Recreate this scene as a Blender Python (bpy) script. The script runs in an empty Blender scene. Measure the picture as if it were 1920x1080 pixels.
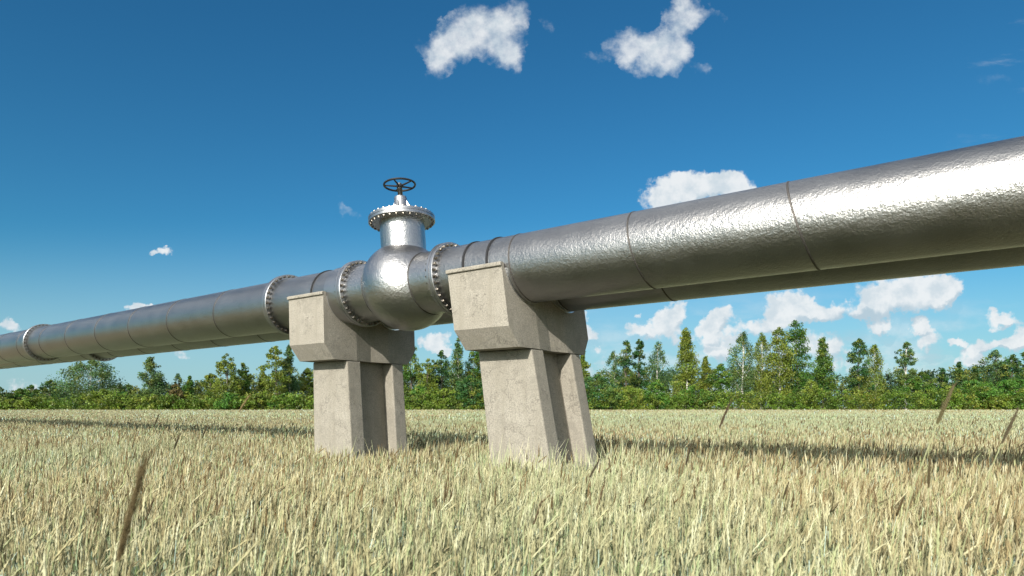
import bpy, math, random
import numpy as np
from mathutils import Vector, Matrix

# ------------------------------------------------------------------ camera, sky, sun, exposure
S = bpy.context.scene
EYE = 1.65
F_PX, VPX, HOR = 1200.0, -690.0, 762.0            # focal length in photo pixels, pipeline vanishing x, horizon y
TH = math.atan((960 - VPX) / F_PX)
SN, CS = math.sin(TH), math.cos(TH)
cd = bpy.data.cameras.new("camera"); cam = bpy.data.objects.new("camera", cd); S.collection.objects.link(cam)
cd.sensor_width = 36; cd.lens = 36 * F_PX / 1920; cd.shift_y = (HOR - 540) / 1920
cd.clip_start = .05; cd.clip_end = 6000
cam.location = (0, 0, EYE); cam.rotation_euler = (math.radians(90), 0, 0)
cd.dof.use_dof = True; cd.dof.focus_distance = 8.0; cd.dof.aperture_fstop = 4.0
S.camera = cam

E_DIR = Vector((SN, -CS, 0)); N_DIR = Vector((CS, SN, 0))       # along the pipes / across them, away from us
SUN = (-N_DIR + .235 * E_DIR + Vector((0, 0, .54))).normalized()
sl = bpy.data.lights.new("sun", 'SUN'); sl.energy = 5.0; sl.angle = math.radians(.55); sl.color = (1, .955, .88)
so = bpy.data.objects.new("sun", sl); S.collection.objects.link(so)
so.rotation_euler = SUN.to_track_quat('Z', 'Y').to_euler(); so.location = (-10, -20, 15)

S.view_settings.view_transform = 'Standard'; S.view_settings.look = 'None'
S.view_settings.exposure = 0.48; S.view_settings.gamma = 1
S.render.engine = 'CYCLES'
S.cycles.max_bounces = 6; S.cycles.transparent_max_bounces = 8

W = bpy.data.worlds.new("World"); S.world = W; W.use_nodes = True
nt = W.node_tree; nt.nodes.clear(); NN = nt.nodes; LK = nt.links
def wn(t, **k):
    n = NN.new(t)
    for a, b in k.items(): setattr(n, a, b)
    return n
def wmath(op, a, b=None, c=None, clamp=False):
    n = wn('ShaderNodeMath', operation=op, use_clamp=clamp)
    for i, v in enumerate((a, b, c)):
        if v is None: continue
        if isinstance(v, (int, float)): n.inputs[i].default_value = v
        else: LK.new(v, n.inputs[i])
    return n.outputs[0]
def wvec(op, a, b=None):
    n = wn('ShaderNodeVectorMath', operation=op)
    for i, v in enumerate((a, b)):
        if v is None: continue
        if isinstance(v, (tuple, list)): n.inputs[i].default_value = v
        else: LK.new(v, n.inputs[i])
    return n
sky = wn('ShaderNodeTexSky', sky_type='NISHITA'); sky.sun_disc = False
sky.sun_elevation = math.asin(SUN.z); sky.sun_rotation = math.atan2(SUN.x, SUN.y)
sky.altitude = 0; sky.air_density = 1.0; sky.dust_density = .35; sky.ozone_density = 1.6
SKY_GAIN = 1.0
tc = wn('ShaderNodeTexCoord'); sep = wn('ShaderNodeSeparateXYZ'); LK.new(tc.outputs['Generated'], sep.inputs[0])
yc = wmath('MAXIMUM', sep.outputs[1], .02)
px = wmath('DIVIDE', sep.outputs[0], yc); pz = wmath('DIVIDE', sep.outputs[2], yc)
cmb = wn('ShaderNodeCombineXYZ'); LK.new(px, cmb.inputs[0]); LK.new(pz, cmb.inputs[1])
P0 = cmb.outputs[0]
def wnoise(scale, detail, rough=.55, off=(0, 0, 0), color=False, sc=(1, 1, 1)):
    m = wvec('ADD', P0, off); m2 = wvec('MULTIPLY', m.outputs[0], sc)
    n = wn('ShaderNodeTexNoise'); LK.new(m2.outputs[0], n.inputs['Vector'])
    n.inputs['Scale'].default_value = scale; n.inputs['Detail'].default_value = detail; n.inputs['Roughness'].default_value = rough
    return n.outputs['Color' if color else 'Fac']
wa = wvec('SUBTRACT', wnoise(22, 7, .62, (3, 1, 0), True), (.5, .5, .5)); wa = wvec('MULTIPLY', wa.outputs[0], (.066, .055, 0))
P1 = wvec('ADD', P0, wa.outputs[0]).outputs[0]
def blobfield(lst, P, K=1.38):
    acc = None
    for (x, y, rx, ry, w) in lst:
        d = wvec('SUBTRACT', P, ((x - 960) / F_PX, (HOR - y) / F_PX, 0))
        d = wvec('MULTIPLY', d.outputs[0], (F_PX / rx / K, F_PX / ry / K, 0))
        l = wvec('DOT_PRODUCT', d.outputs[0], None); LK.new(d.outputs[0], l.inputs[1])
        g = wmath('MAXIMUM', wmath('SUBTRACT', 1.0, l.outputs['Value']), 0.0)
        acc = wmath('MULTIPLY', wmath('MULTIPLY', g, g), w) if acc is None else wmath('MULTIPLY_ADD', wmath('MULTIPLY', g, g), w, acc)
    acc = wmath('MINIMUM', wmath('SUBTRACT', acc, .30), 1.0)
    return acc
SOFT = [(833,98,42,46,.9),(862,72,52,48,1),(902,45,60,50,1),(968,22,38,34,.9),(945,72,48,48,.8),(957,112,28,34,.9),(816,128,30,36,.75),
  (778,84,26,26,.42),(1031,50,30,28,.42),(925,105,40,30,.5),
  (1182,82,50,42,1),(1225,103,60,44,1.1),(1268,98,42,40,1),(1272,48,40,48,.85),(1296,20,40,34,.8),(1320,132,26,20,.45),(1112,104,34,16,.45),
  (1285,158,34,22,.3),(655,396,34,15,.55),(640,372,20,12,.35),(1862,150,120,30,.34),(1345,30,22,14,.4),(80,516,45,9,.28),(925,245,60,12,.12)]
HARD = [(1250,368,58,42,1.1),(1312,348,72,36,1.2),(1375,348,46,32,1.1),(265,574,36,14,.9),(20,614,34,14,.9),(307,468,30,11,.8),
  (1265,590,26,38,1),(1238,607,26,22,1),(1195,620,34,16,.8),(1335,612,26,26,1),(1352,636,44,36,.9),(1250,634,74,20,.8),
  (1355,590,30,18,1),(1430,612,62,24,1),(1480,575,58,40,1.1),(1545,580,52,22,1.1),(1640,560,60,46,1),(1722,545,78,52,1.2),(1776,548,34,34,1),
  (1626,584,32,15,1),(1655,612,26,18,1),(1724,611,32,15,1.1),(1742,640,32,30,1),(1791,639,16,12,1),(1822,660,38,26,1),(1856,645,30,16,1),
  (1876,600,44,19,1),(1896,645,28,20,1),(1922,632,22,28,1),(1100,628,24,15,1),(1120,653,20,8,.7),(1122,694,46,26,.6),(815,642,38,19,1),
  (822,658,30,10,.9),(1530,648,46,40,.8),(1575,650,30,34,.7),(1450,655,60,30,.6),(40,718,52,18,.5),(342,668,26,12,.6),(1340,662,44,20,.7),
  (1200,590,14,9,.5),(1600,690,200,16,.5),(1180,668,70,14,.5),(1260,548,36,14,.8),(1860,680,120,14,.5),(150,735,170,18,.3),(1090,600,20,26,.8)]
SHD = [(1710,592,120,20,1.2),(1585,606,60,34,1.3),(1460,628,90,14,1),(1300,650,90,12,.9),(1490,600,80,10,.6),(1850,672,80,12,.8),(1310,378,110,10,.5),
  (1740,664,50,8,.6),(1885,614,40,5,.5),(1620,640,70,24,.6),(1250,618,60,7,.5)]
P2 = wvec('ADD', P1, (-.005, .011, 0)).outputs[0]
n1 = wnoise(34, 8, .62, (7, 2, 0)); n2 = wnoise(60, 7, .6, (1, 9, 0))
fs = blobfield(SOFT, P1); fh = blobfield(HARD, P1, 1.32); fd = blobfield(SHD, P1)
ds = wmath('ADD', fs, wmath('MULTIPLY_ADD', n1, 2.1, -1.08))
dh = wmath('ADD', fh, wmath('MULTIPLY_ADD', n2, 1.5, -.78))
def smooth(v, lo, hi):
    n = wn('ShaderNodeMapRange', interpolation_type='SMOOTHSTEP'); LK.new(v, n.inputs[0])
    n.inputs[1].default_value = lo; n.inputs[2].default_value = hi; return n.outputs[0]
# clouds only where a blob is
a_s = wmath('MULTIPLY', smooth(ds, -.22, 1.35), smooth(fs, 0, .12)); a_h = wmath('MULTIPLY', smooth(dh, -.03, .50), smooth(fh, 0, .1))
hz = wmath('MULTIPLY', smooth(pz, .30, .0), .70)                         # milky air low over the trees
alpha = wmath('MAXIMUM', wmath('MULTIPLY', a_s, .90), wmath('MULTIPLY', a_h, .95), clamp=True)
bank = wmath('MULTIPLY', smooth(wnoise(5.5, 8, .6, (2, 7, 0), False, (1, 2.6, 1)), .46, .66), smooth(pz, .21, .05))
bank = wmath('MULTIPLY', bank, wmath('MULTIPLY', smooth(px, -.15, .35), .62))
wisp = wmath('MULTIPLY', smooth(wnoise(4, 9, .68, (9, 3, 0), False, (1, 4.5, 1)), .56, .82), wmath('MULTIPLY', smooth(px, .55, .8), wmath('MULTIPLY', smooth(pz, .38, .46), .38)))
alpha = wmath('MAXIMUM', alpha, wmath('MAXIMUM', bank, wisp))
front = smooth(sep.outputs[1], .05, .15); alpha = wmath('MULTIPLY', alpha, front)
shd = wmath('MULTIPLY', smooth(fd, .0, .8), .85, clamp=True)
shn = wmath('MULTIPLY', smooth(wnoise(26, 6, .62, (4, 4, 0)), .40, .66), .48)
fh2 = blobfield(HARD, P2, 1.32)
sb = wmath('MULTIPLY', smooth(wmath('ADD', wmath('SUBTRACT', fh2, fh), wmath('MULTIPLY_ADD', n2, .3, -.15)), .02, .42), .75)
shadef = wmath('MAXIMUM', wmath('MAXIMUM', shd, shn), sb)
def mixc(f, a, b):
    n = wn('ShaderNodeMix', data_type='RGBA'); n.clamp_factor = True
    if isinstance(f, float): n.inputs[0].default_value = f
    else: LK.new(f, n.inputs[0])
    for i, v in ((6, a), (7, b)):
        if isinstance(v, tuple): n.inputs[i].default_value = (*v, 1)
        else: LK.new(v, n.inputs[i])
    return n.outputs[2]
BG = .05
hs = wn('ShaderNodeHueSaturation'); LK.new(sky.outputs[0], hs.inputs['Color']); hs.inputs['Saturation'].default_value = 1.22; hs.inputs['Hue'].default_value = .5
gc = wn('ShaderNodeMix', data_type='RGBA', blend_type='MULTIPLY'); gc.inputs[0].default_value = 1
LK.new(hs.outputs[0], gc.inputs[6]); gc.inputs[7].default_value = (.50, 1.28, 1.46, 1); skyc = gc.outputs[2]
ccol = mixc(shadef, (.62 / BG, .64 / BG, .65 / BG), (.30 / BG, .40 / BG, .47 / BG))
base = mixc(hz, skyc, (.31 / BG, .42 / BG, .50 / BG))
fin = mixc(alpha, base, ccol)
# unseen sky: bright clouds and sun glow, added to brighten the steel's reflections
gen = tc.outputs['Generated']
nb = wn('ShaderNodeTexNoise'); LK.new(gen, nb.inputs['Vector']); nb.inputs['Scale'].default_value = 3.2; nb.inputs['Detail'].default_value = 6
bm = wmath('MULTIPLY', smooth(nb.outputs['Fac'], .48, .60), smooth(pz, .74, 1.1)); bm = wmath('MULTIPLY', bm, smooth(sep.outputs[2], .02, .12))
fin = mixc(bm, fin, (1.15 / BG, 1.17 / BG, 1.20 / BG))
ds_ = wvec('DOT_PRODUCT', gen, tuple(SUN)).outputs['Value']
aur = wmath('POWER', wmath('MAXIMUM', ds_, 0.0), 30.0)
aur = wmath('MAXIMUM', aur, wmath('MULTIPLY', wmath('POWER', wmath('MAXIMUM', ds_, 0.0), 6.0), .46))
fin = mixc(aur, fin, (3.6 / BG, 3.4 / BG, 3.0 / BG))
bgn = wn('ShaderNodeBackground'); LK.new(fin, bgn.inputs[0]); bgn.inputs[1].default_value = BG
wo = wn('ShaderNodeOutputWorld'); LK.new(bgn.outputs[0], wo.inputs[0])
W.cycles.sampling_method = 'MANUAL'; W.cycles.sample_map_resolution = 512

# ------------------------------------------------------------------ helpers
COL = S.collection
rnd = random.Random(7)
def tag(o, label=None, cat=None, group=None, kind=None):
    if label: o['label'] = label
    if cat: o['category'] = cat
    if group: o['group'] = group
    if kind: o['kind'] = kind
    return o
def empty(name, loc, rz=0, parent=None):
    o = bpy.data.objects.new(name, None); COL.objects.link(o); o.location = loc; o.rotation_euler = (0, 0, rz)
    o.empty_display_size = .2; o.parent = parent; return o
def meshobj(name, verts, faces, mat, parent=None, smooth=False, bevel=0, loc=None):
    me = bpy.data.meshes.new(name); me.from_pydata([tuple(v) for v in verts], [], faces); me.update()
    if smooth:
        me.polygons.foreach_set('use_smooth', [True] * len(me.polygons))
    o = bpy.data.objects.new(name, me); COL.objects.link(o); o.parent = parent
    if mat: me.materials.append(mat)
    if loc is not None: o.location = loc
    if smooth:
        try: me.set_sharp_from_angle(angle=math.radians(35))
        except Exception: pass
    if bevel:
        b = o.modifiers.new('bevel', 'BEVEL'); b.width = bevel; b.segments = 3; b.limit_method = 'ANGLE'; b.angle_limit = math.radians(25)
        b.harden_normals = False
    return o
def npmesh(name, V, F, col=None, mat=None, parent=None, smooth=False):
    """V (n,3) array, F (m,4) or (m,3) array, col (n,3)"""
    me = bpy.data.meshes.new(name); V = np.asarray(V, np.float32); F = np.asarray(F, np.int32)
    me.vertices.add(len(V)); me.vertices.foreach_set('co', V.ravel())
    k = F.shape[1]; me.loops.add(F.size); me.loops.foreach_set('vertex_index', F.ravel())
    me.polygons.add(len(F)); me.polygons.foreach_set('loop_start', np.arange(0, F.size, k, dtype=np.int32))
    me.polygons.foreach_set('loop_total', np.full(len(F), k, np.int32))
    if smooth: me.polygons.foreach_set('use_smooth', np.ones(len(F), bool))
    me.update(calc_edges=True)
    if col is not None:
        at = me.color_attributes.new('tint', 'FLOAT_COLOR', 'POINT')
        c4 = np.ones((len(V), 4), np.float32); c4[:, :3] = col; at.data.foreach_set('color', c4.ravel())
    if mat: me.materials.append(mat)
    o = bpy.data.objects.new(name, me); COL.objects.link(o); o.parent = parent; return o
class B:
    def __init__(s): s.v = []; s.f = []
    def lathe(s, prof, a=0, h=0, k=0.0, n=64, axis='x', cap=True, ph=0.0, arc=None):
        """revolve (t, r) pairs about the local x (or z) axis; k shears along the axis with height"""
        b0 = len(s.v); m = n if arc is None else n + 1
        for (t, r) in prof:
            for i in range(m):
                p = ph + 2 * math.pi * i / n if arc is None else arc[0] + (arc[1] - arc[0]) * i / n
                c, q = r * math.cos(p), r * math.sin(p)
                s.v.append((t - k * q, a + c, h + q) if axis == 'x' else (a + c, h + q, t))
        for j in range(len(prof) - 1):
            for i in range(n):
                i2 = (i + 1) % m if arc is None else i + 1
                q = [b0 + j * m + i, b0 + j * m + i2, b0 + (j + 1) * m + i2, b0 + (j + 1) * m + i]
                s.f.append(q[::-1] if axis == 'x' else q)
        if cap and arc is None:
            for j, fl in ((0, 0), (len(prof) - 1, 1)):
                r = [b0 + j * m + i for i in range(n)]
                if axis == 'x': fl = 1 - fl
                s.f.append(r if fl else r[::-1])
    def hexa(s, p):                      # 8 points: bottom 4 (ccw), top 4 (ccw)
        b = len(s.v); s.v += [tuple(q) for q in p]
        for q in ((3, 2, 1, 0), (4, 5, 6, 7), (0, 1, 5, 4), (1, 2, 6, 5), (2, 3, 7, 6), (3, 0, 4, 7)): s.f.append([b + i for i in q])
    def rod(s, p, q, r0, r1, n=6):
        p = Vector(p); q = Vector(q); d = (q - p).normalized(); x = d.orthogonal().normalized(); y = d.cross(x); b = len(s.v)
        for c, r in ((p, r0), (q, r1)):
            for i in range(n):
                w = 2 * math.pi * i / n; s.v.append(tuple(c + x * r * math.cos(w) + y * r * math.sin(w)))
        for i in range(n): s.f.append([b + i, b + (i + 1) % n, b + n + (i + 1) % n, b + n + i])
        s.f.append([b + i for i in range(n)][::-1]); s.f.append([b + n + i for i in range(n)])
    def build(s, name, mat, parent=None, smooth=False, bevel=0, loc=None): return meshobj(name, s.v, s.f, mat, parent, smooth, bevel, loc)

# ------------------------------------------------------------------ materials
def mat(name, col=(.5, .5, .5), rough=.5, metal=0.0):
    m = bpy.data.materials.new(name); m.use_nodes = True; b = m.node_tree.nodes['Principled BSDF']
    b.inputs['Base Color'].default_value = (*col, 1); b.inputs['Roughness'].default_value = rough; b.inputs['Metallic'].default_value = metal
    return m, m.node_tree, b
def nz(t, vec, scale, detail=4, rough=.55, dist=0, out='Fac'):
    n = t.nodes.new('ShaderNodeTexNoise'); t.links.new(vec, n.inputs['Vector'])
    n.inputs['Scale'].default_value = scale; n.inputs['Detail'].default_value = detail; n.inputs['Roughness'].default_value = rough
    n.inputs['Distortion'].default_value = dist; return n.outputs[out]
def mp(t, sc, src='Object', rot=(0, 0, 0)):
    c = t.nodes.new('ShaderNodeTexCoord'); m = t.nodes.new('ShaderNodeMapping'); t.links.new(c.outputs[src], m.inputs[0])
    m.inputs['Scale'].default_value = sc; m.inputs['Rotation'].default_value = rot; return m.outputs[0]
def ramp(t, v, pts):
    r = t.nodes.new('ShaderNodeValToRGB'); t.links.new(v, r.inputs[0]); e = r.color_ramp.elements
    while len(e) < len(pts): e.new(.5)
    for q, (p, c) in zip(e, pts): q.position = p; q.color = (*c, 1) if isinstance(c, tuple) else (c, c, c, 1)
    return r.outputs[0]
def mth(t, op, a, b=0.0, c=0.0):
    n = t.nodes.new('ShaderNodeMath'); n.operation = op
    for i, v in enumerate((a, b, c)):
        if isinstance(v, (int, float)): n.inputs[i].default_value = v
        else: t.links.new(v, n.inputs[i])
    return n.outputs[0]
def bump(t, b, hgt, strength, dist, prev=None):
    n = t.nodes.new('ShaderNodeBump'); n.inputs['Strength'].default_value = strength; n.inputs['Distance'].default_value = dist
    t.links.new(hgt, n.inputs['Height'])
    if prev is not None: t.links.new(prev, n.inputs['Normal'])
    t.links.new(n.outputs[0], b.inputs['Normal']); return n.outputs[0]
def mixn(t, f, a, b, blend='MIX'):
    n = t.nodes.new('ShaderNodeMix'); n.data_type = 'RGBA'; n.blend_type = blend; n.clamp_factor = True
    for i, v in ((0, f), (6, a), (7, b)):
        if isinstance(v, (int, float)): n.inputs[i].default_value = v
        elif isinstance(v, tuple): n.inputs[i].default_value = (*v, 1)
        else: t.links.new(v, n.inputs[i])
    return n.outputs[2]

def steel_mat(name, base, rough, b1, scale=1.0, stretch=(1, 1, 1)):
    m, t, b = mat(name, base, rough, 1.0)
    v = mp(t, stretch)
    big = nz(t, v, 3.2 * scale, 3, .5)
    mid = nz(t, v, 24 * scale, 5, .62, .25)
    fine = nz(t, v, 80 * scale, 3, .6, .2)
    hgt = mth(t, 'ADD', mth(t, 'MULTIPLY', mid, 1.0), mth(t, 'MULTIPLY', fine, .5))
    bump(t, b, hgt, b1, .02)
    r = mth(t, 'MULTIPLY_ADD', big, .14, rough - .07); t.links.new(r, b.inputs['Roughness'])
    c = mixn(t, big, tuple(x * .82 for x in base), tuple(min(1, x * 1.12) for x in base)); t.links.new(c, b.inputs['Base Color'])
    return m
M_PIPE = steel_mat('pipe_cladding', (.335, .33, .322), .335, .34)
M_VALVE = steel_mat('valve_steel', (.42, .415, .41), .31, .32, .9)
M_FLANGE = steel_mat('flange_steel', (.40, .40, .405), .38, .12, 1.3)
M_BEAD = steel_mat('weld_bead', (.13, .12, .11), .6, .3, 2)
M_BOLT = steel_mat('bolt_steel', (.25, .225, .19), .36, .15, 4)
M_DARKSTEEL, _, _b = mat('clamp_band', (.008, .008, .009), .7, .0)
M_LINER = steel_mat('liner_steel', (.75, .75, .76), .35, .05)
M_BLACK, t, b = mat('black_paint', (.012, .012, .013), .38, .0)
bump(t, b, nz(t, mp(t, (1, 1, 1)), 120, 3), .12, .004)
M_STEM = steel_mat('stem_steel', (.16, .15, .13), .35, .2, 3)

def concrete(name):
    m, t, b = mat(name, (.5, .46, .38), .9)
    v = mp(t, (1, 1, 1))
    big = nz(t, v, 2.1, 5, .6); mid = nz(t, v, 11, 6, .65); grain = nz(t, v, 70, 5, .7); pit = nz(t, v, 130, 2, .5)
    col = ramp(t, big, [(.3, (.25,.228,.182)), (.55, (.30,.275,.225)), (.78, (.35,.325,.272))])
    col = mixn(t, ramp(t, mid, [(.38, .55), (.52, 0.0)]), col, (.27,.245,.20))
    col = mixn(t, mth(t, 'MULTIPLY', ramp(t, grain, [(.40, 1.0), (.55, 0.0)]), .75), col, (.17,.155,.13))
    speck = ramp(t, pit, [(.30, 1.0), (.36, 0.0)]); col = mixn(t, speck, col, (.08,.075,.06))
    vo = t.nodes.new('ShaderNodeTexVoronoi'); vo.feature = 'DISTANCE_TO_EDGE'; vo.inputs['Scale'].default_value = 4.3
    dv = t.nodes.new('ShaderNodeVectorMath'); dv.operation = 'MULTIPLY_ADD'
    nc = nz(t, v, 9, 5, .6, 0, 'Color'); t.links.new(nc, dv.inputs[0]); dv.inputs[1].default_value = (.35, .35, .35); t.links.new(v, dv.inputs[2])
    t.links.new(dv.outputs[0], vo.inputs['Vector'])
    crack = ramp(t, vo.outputs['Distance'], [(.0, 1.0), (.018, 0.0)])
    gate = ramp(t, nz(t, v, 3.7, 2), [(.47, 0.0), (.55, 1.0)])
    ck = mth(t, 'MULTIPLY', crack, gate); col = mixn(t, mth(t, 'MULTIPLY', ck, .85), col, (.10,.09,.075))
    stv = mp(t, (5, 5, .35)); stn = ramp(t, nz(t, stv, 2.6, 5, .6), [(.50, 0.0), (.66, .55)])
    col = mixn(t, stn, col, (.21, .19, .15))
    col = mixn(t, ramp(t, nz(t, v, 4.5, 6, .7), [(.54, 0.0), (.64, .5)]), col, (.18, .165, .135))
    # damp dirt drawn up from the soil
    sp = t.nodes.new('ShaderNodeSeparateXYZ'); t.links.new(v, sp.inputs[0])
    low = mth(t, 'ADD', sp.outputs[2], mth(t, 'MULTIPLY', mid, .5)); lowm = ramp(t, mth(t, 'MULTIPLY', low, .5), [(.45, .55), (.72, 0.0)])
    col = mixn(t, lowm, col, (.24,.22,.17))
    t.links.new(col, b.inputs['Base Color'])
    hh = mth(t, 'SUBTRACT', mth(t, 'ADD', mth(t, 'MULTIPLY', mid, .5), mth(t, 'MULTIPLY', grain, .5)), mth(t, 'ADD', mth(t, 'MULTIPLY', speck, .4), mth(t, 'MULTIPLY', ck, .7)))
    bump(t, b, hh, .5, .012)
    return m
M_CONC = concrete('concrete')

def tinted(name, rough, trans, spec=.3):
    m, t, b = mat(name, (.5, .5, .5), rough); b.inputs['Specular IOR Level'].default_value = spec
    a = t.nodes.new('ShaderNodeVertexColor'); a.layer_name = 'tint'; t.links.new(a.outputs[0], b.inputs['Base Color'])
    if trans:
        tr = t.nodes.new('ShaderNodeBsdfTranslucent'); t.links.new(a.outputs[0], tr.inputs[0])
        mx = t.nodes.new('ShaderNodeMixShader'); mx.inputs[0].default_value = trans
        t.links.new(b.outputs[0], mx.inputs[1]); t.links.new(tr.outputs[0], mx.inputs[2])
        t.links.new(mx.outputs[0], t.nodes['Material Output'].inputs[0])
    return m
M_RYE = tinted('rye', .6, .22)
M_LEAF = tinted('leaves', .5, .3, .35)
M_EAR = tinted('tall_ear', .7, .1)
M_BARK, t, b = mat('bark', (.10, .08, .055), .9)
t.links.new(ramp(t, nz(t, mp(t, (1, 1, .3)), 6, 5), [(.3, (.05, .04, .03)), (.7, (.15, .12, .09))]), b.inputs['Base Color'])
M_BIRCH, t, b = mat('birch_bark', (.6, .58, .52), .8)
t.links.new(ramp(t, nz(t, mp(t, (1, 1, 5)), 2.2, 4), [(.36, (.08, .07, .06)), (.46, (.62, .60, .54))]), b.inputs['Base Color'])
M_GROUND, t, b = mat('soil', (.2, .17, .1), .95)
v = mp(t, (1, 1, 1))
t.links.new(ramp(t, nz(t, v, 2.5, 8, .7), [(.3, (.10, .085, .045)), (.5, (.20, .165, .085)), (.72, (.20, .20, .10))]), b.inputs['Base Color'])
bump(t, b, nz(t, v, 9, 6, .7), .8, .05)

# ------------------------------------------------------------------ pipeline frame
ROT = math.atan2(-CS, SN)
A1, A2, H, R = 5.52, 6.28, 1.445, .36
def world(t, a, z=0): return Vector((a * CS + t * SN, a * SN - t * CS, z))
HZ = H + EYE                                       # pipe axis above the ground
def lean(t):                                       # hand-fitted lean of the steelwork along the run
    xs = [-20, -9, -6.6, -5.64, -4.85, -3.8, -1.1]; ys = [-.24, -.2, .03, .07, .10, .153, .28]
    return float(np.interp(t, xs, ys))

def bolt_mesh(name, r, th, head, nut, shank):
    b = B()
    b.lathe([(-th / 2 - shank, r * .55), (-th / 2 - nut, r * .55), (-th / 2 - nut, r * .93), (-th / 2 - nut * .85, r), (-th / 2 + .001, r)], n=6)
    b.lathe([(th / 2 - .001, r), (th / 2 + nut * .85, r), (th / 2 + nut, r * .93), (th / 2 + nut, r * .55), (th / 2 + shank, r * .55)], n=6)
    b.lathe([(-th / 2 - nut * .2, r * .5), (th / 2 + nut * .2, r * .5)], n=8, cap=False)
    me = bpy.data.meshes.new(name); me.from_pydata(b.v, [], b.f); me.materials.append(M_BOLT); return me
BOLT_P = bolt_mesh('bolt', .0185, .088, 0, .022, .032)
BOLT_V = bolt_mesh('bolt', .0155, .074, 0, .012, .017)

def ring_flange(root, t, a0, k, ro=.422, th=.088, nb=34, name='flange', rb=.391, t0=0, aroot=0, inner=.352):
    b = B(); e = .006; x = t - t0
    b.lathe([(x - th / 2, inner), (x - th / 2, ro - e), (x - th / 2 + e, ro), (x - .005, ro), (x - .003, ro - .007), (x + .003, ro - .007), (x + .005, ro),
             (x + th / 2 - e, ro), (x + th / 2, ro - e), (x + th / 2, inner)], a=a0 - aroot, h=HZ, k=k, n=96, cap=False)
    fl = b.build(name, M_FLANGE, root, smooth=True)
    for i in range(nb):
        p = 2 * math.pi * (i + .35) / nb
        o = bpy.data.objects.new('bolt', BOLT_P); COL.objects.link(o); o.parent = fl
        o.location = (x - k * rb * math.sin(p), a0 - aroot + rb * math.cos(p), HZ + rb * math.sin(p))
        o.rotation_euler = (rnd.random(), math.atan(k), 0)
    return fl
def bead(root, t, a0, t0, aroot, k, name='weld_seam', w=.010, r=.3645, m=None):
    b = B(); x = t - t0
    b.lathe([(x - w, R - .002), (x - w * .6, r), (x + w * .6, r), (x + w, R - .002)], a=a0 - aroot, h=HZ, k=k, n=96, cap=False)
    return b.build(name, m or M_BEAD, root, smooth=True)
def tube(root, ta, tb, a0, t0, aroot, r=R, name='pipe_section', m=None):
    b = B(); n = max(2, int((tb - ta) / 1.0)); xs = [ta - t0 + (tb - ta) * i / n for i in range(n + 1)]
    b.lathe([(x, r) for x in xs], a=a0 - aroot, h=HZ, n=112)
    return b.build(name, m or M_PIPE, root, smooth=True)

def pipeline(a0, label, valve_gap, seams, flanges, bands):
    t0 = -5.64
    root = empty('gas_pipeline', world(t0, a0), ROT); tag(root, label, 'pipeline', 'parallel steel pipelines on the concrete piers')
    cuts = sorted(seams)
    ends = [-70] + cuts + [24]
    if valve_gap: ends = sorted([e for e in ends if not (valve_gap[0] < e < valve_gap[1])] + list(valve_gap))
    for i in range(len(ends) - 1):
        if valve_gap and ends[i] >= valve_gap[0] - 1e-6 and ends[i + 1] <= valve_gap[1] + 1e-6: continue
        tube(root, ends[i], ends[i + 1], a0, t0, a0)
    for s in cuts: bead(root, s, a0, t0, a0, lean(s))
    for s in flanges:
        ring_flange(root, s, a0, lean(s) * .5, t0=t0, aroot=a0)
        b = B(); x = s - t0
        b.lathe([(x - .10, R - .002), (x - .10, .368), (x - .04, .368)], h=HZ, k=lean(s) * .5, n=96, cap=False); b.build('collar', M_PIPE, root, smooth=True)
    for s in bands:
        bead(root, s, a0, t0, a0, lean(s), 'clamp_band', .016, .372, M_DARKSTEEL)
    return root
SEAMS = [-23.6, -22.2, -20.75, -19.09, -17.75, -16.37, -14.97, -13.55, -12.16, -10.77, -9.33, -3.79, -2.48, -1.12, 1.6, 3.0, 4.4]
FR = pipeline(A1, 'front steel pipeline nearer the viewer, broken by the wheel-topped valve', (-6.44, -4.77), SEAMS, [-7.93, -17.15], [-6.96, -6.655, -4.39, -4.07])
RR = pipeline(A2, 'rear steel pipeline running unbroken behind the valve, seen mostly from below', None,
              [s - .18 for s in SEAMS if s < -4] + [-3.8, -2.6, 1.6, 3.0, 4.4], [-8.15, -16.0], [-6.7])
# bright saddle liners showing below the pipes on the side facing us
def liner(root, tp, a0, aroot, k):
    b = B(); x = tp + 5.64 + .0
    b.lathe([(x - .05, .362), (x + .012, .362), (x + .012, .374), (x - .05, .374)], a=a0 - aroot, h=HZ, k=k, n=40, cap=False, arc=(math.radians(200), math.radians(318)))
    b.build('saddle_liner', M_LINER, root, smooth=True)

# ------------------------------------------------------------------ valve
TV, KV = -5.60, .09
vr = empty('pipeline_valve', world(TV, A1), ROT)
tag(vr, 'bulbous steel valve with bolted bonnet and black handwheel between the two concrete piers', 'valve')
RS = .530; seam = math.sqrt(RS ** 2 - .362 ** 2)
b = B(); prof = []
for i in range(37):
    an = math.pi - (math.pi) * i / 36
    x = RS * math.cos(an); r = RS * math.sin(an)
    if abs(x) <= seam: prof.append((x, r))
prof = [(-seam, .362)] + prof + [(seam, .362)]
b.lathe(prof, h=HZ, k=KV, n=112, cap=False); b.build('valve_body', M_VALVE, vr, smooth=True)
for ta, tb in ((-6.44, TV - seam), (TV + seam, -4.77)):
    b = B(); b.lathe([(ta - TV, R), (tb - TV, R)], h=HZ, k=KV if 0 else 0, n=112); b.build('valve_port', M_VALVE, vr, smooth=True)
for s in (-1, 1):
    bead(vr, TV + s * (seam + .004), A1, TV, A1, KV, 'weld_seam', .008, .3655)
f1 = ring_flange(vr, -6.37, A1, .06, t0=TV, aroot=A1)
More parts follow.
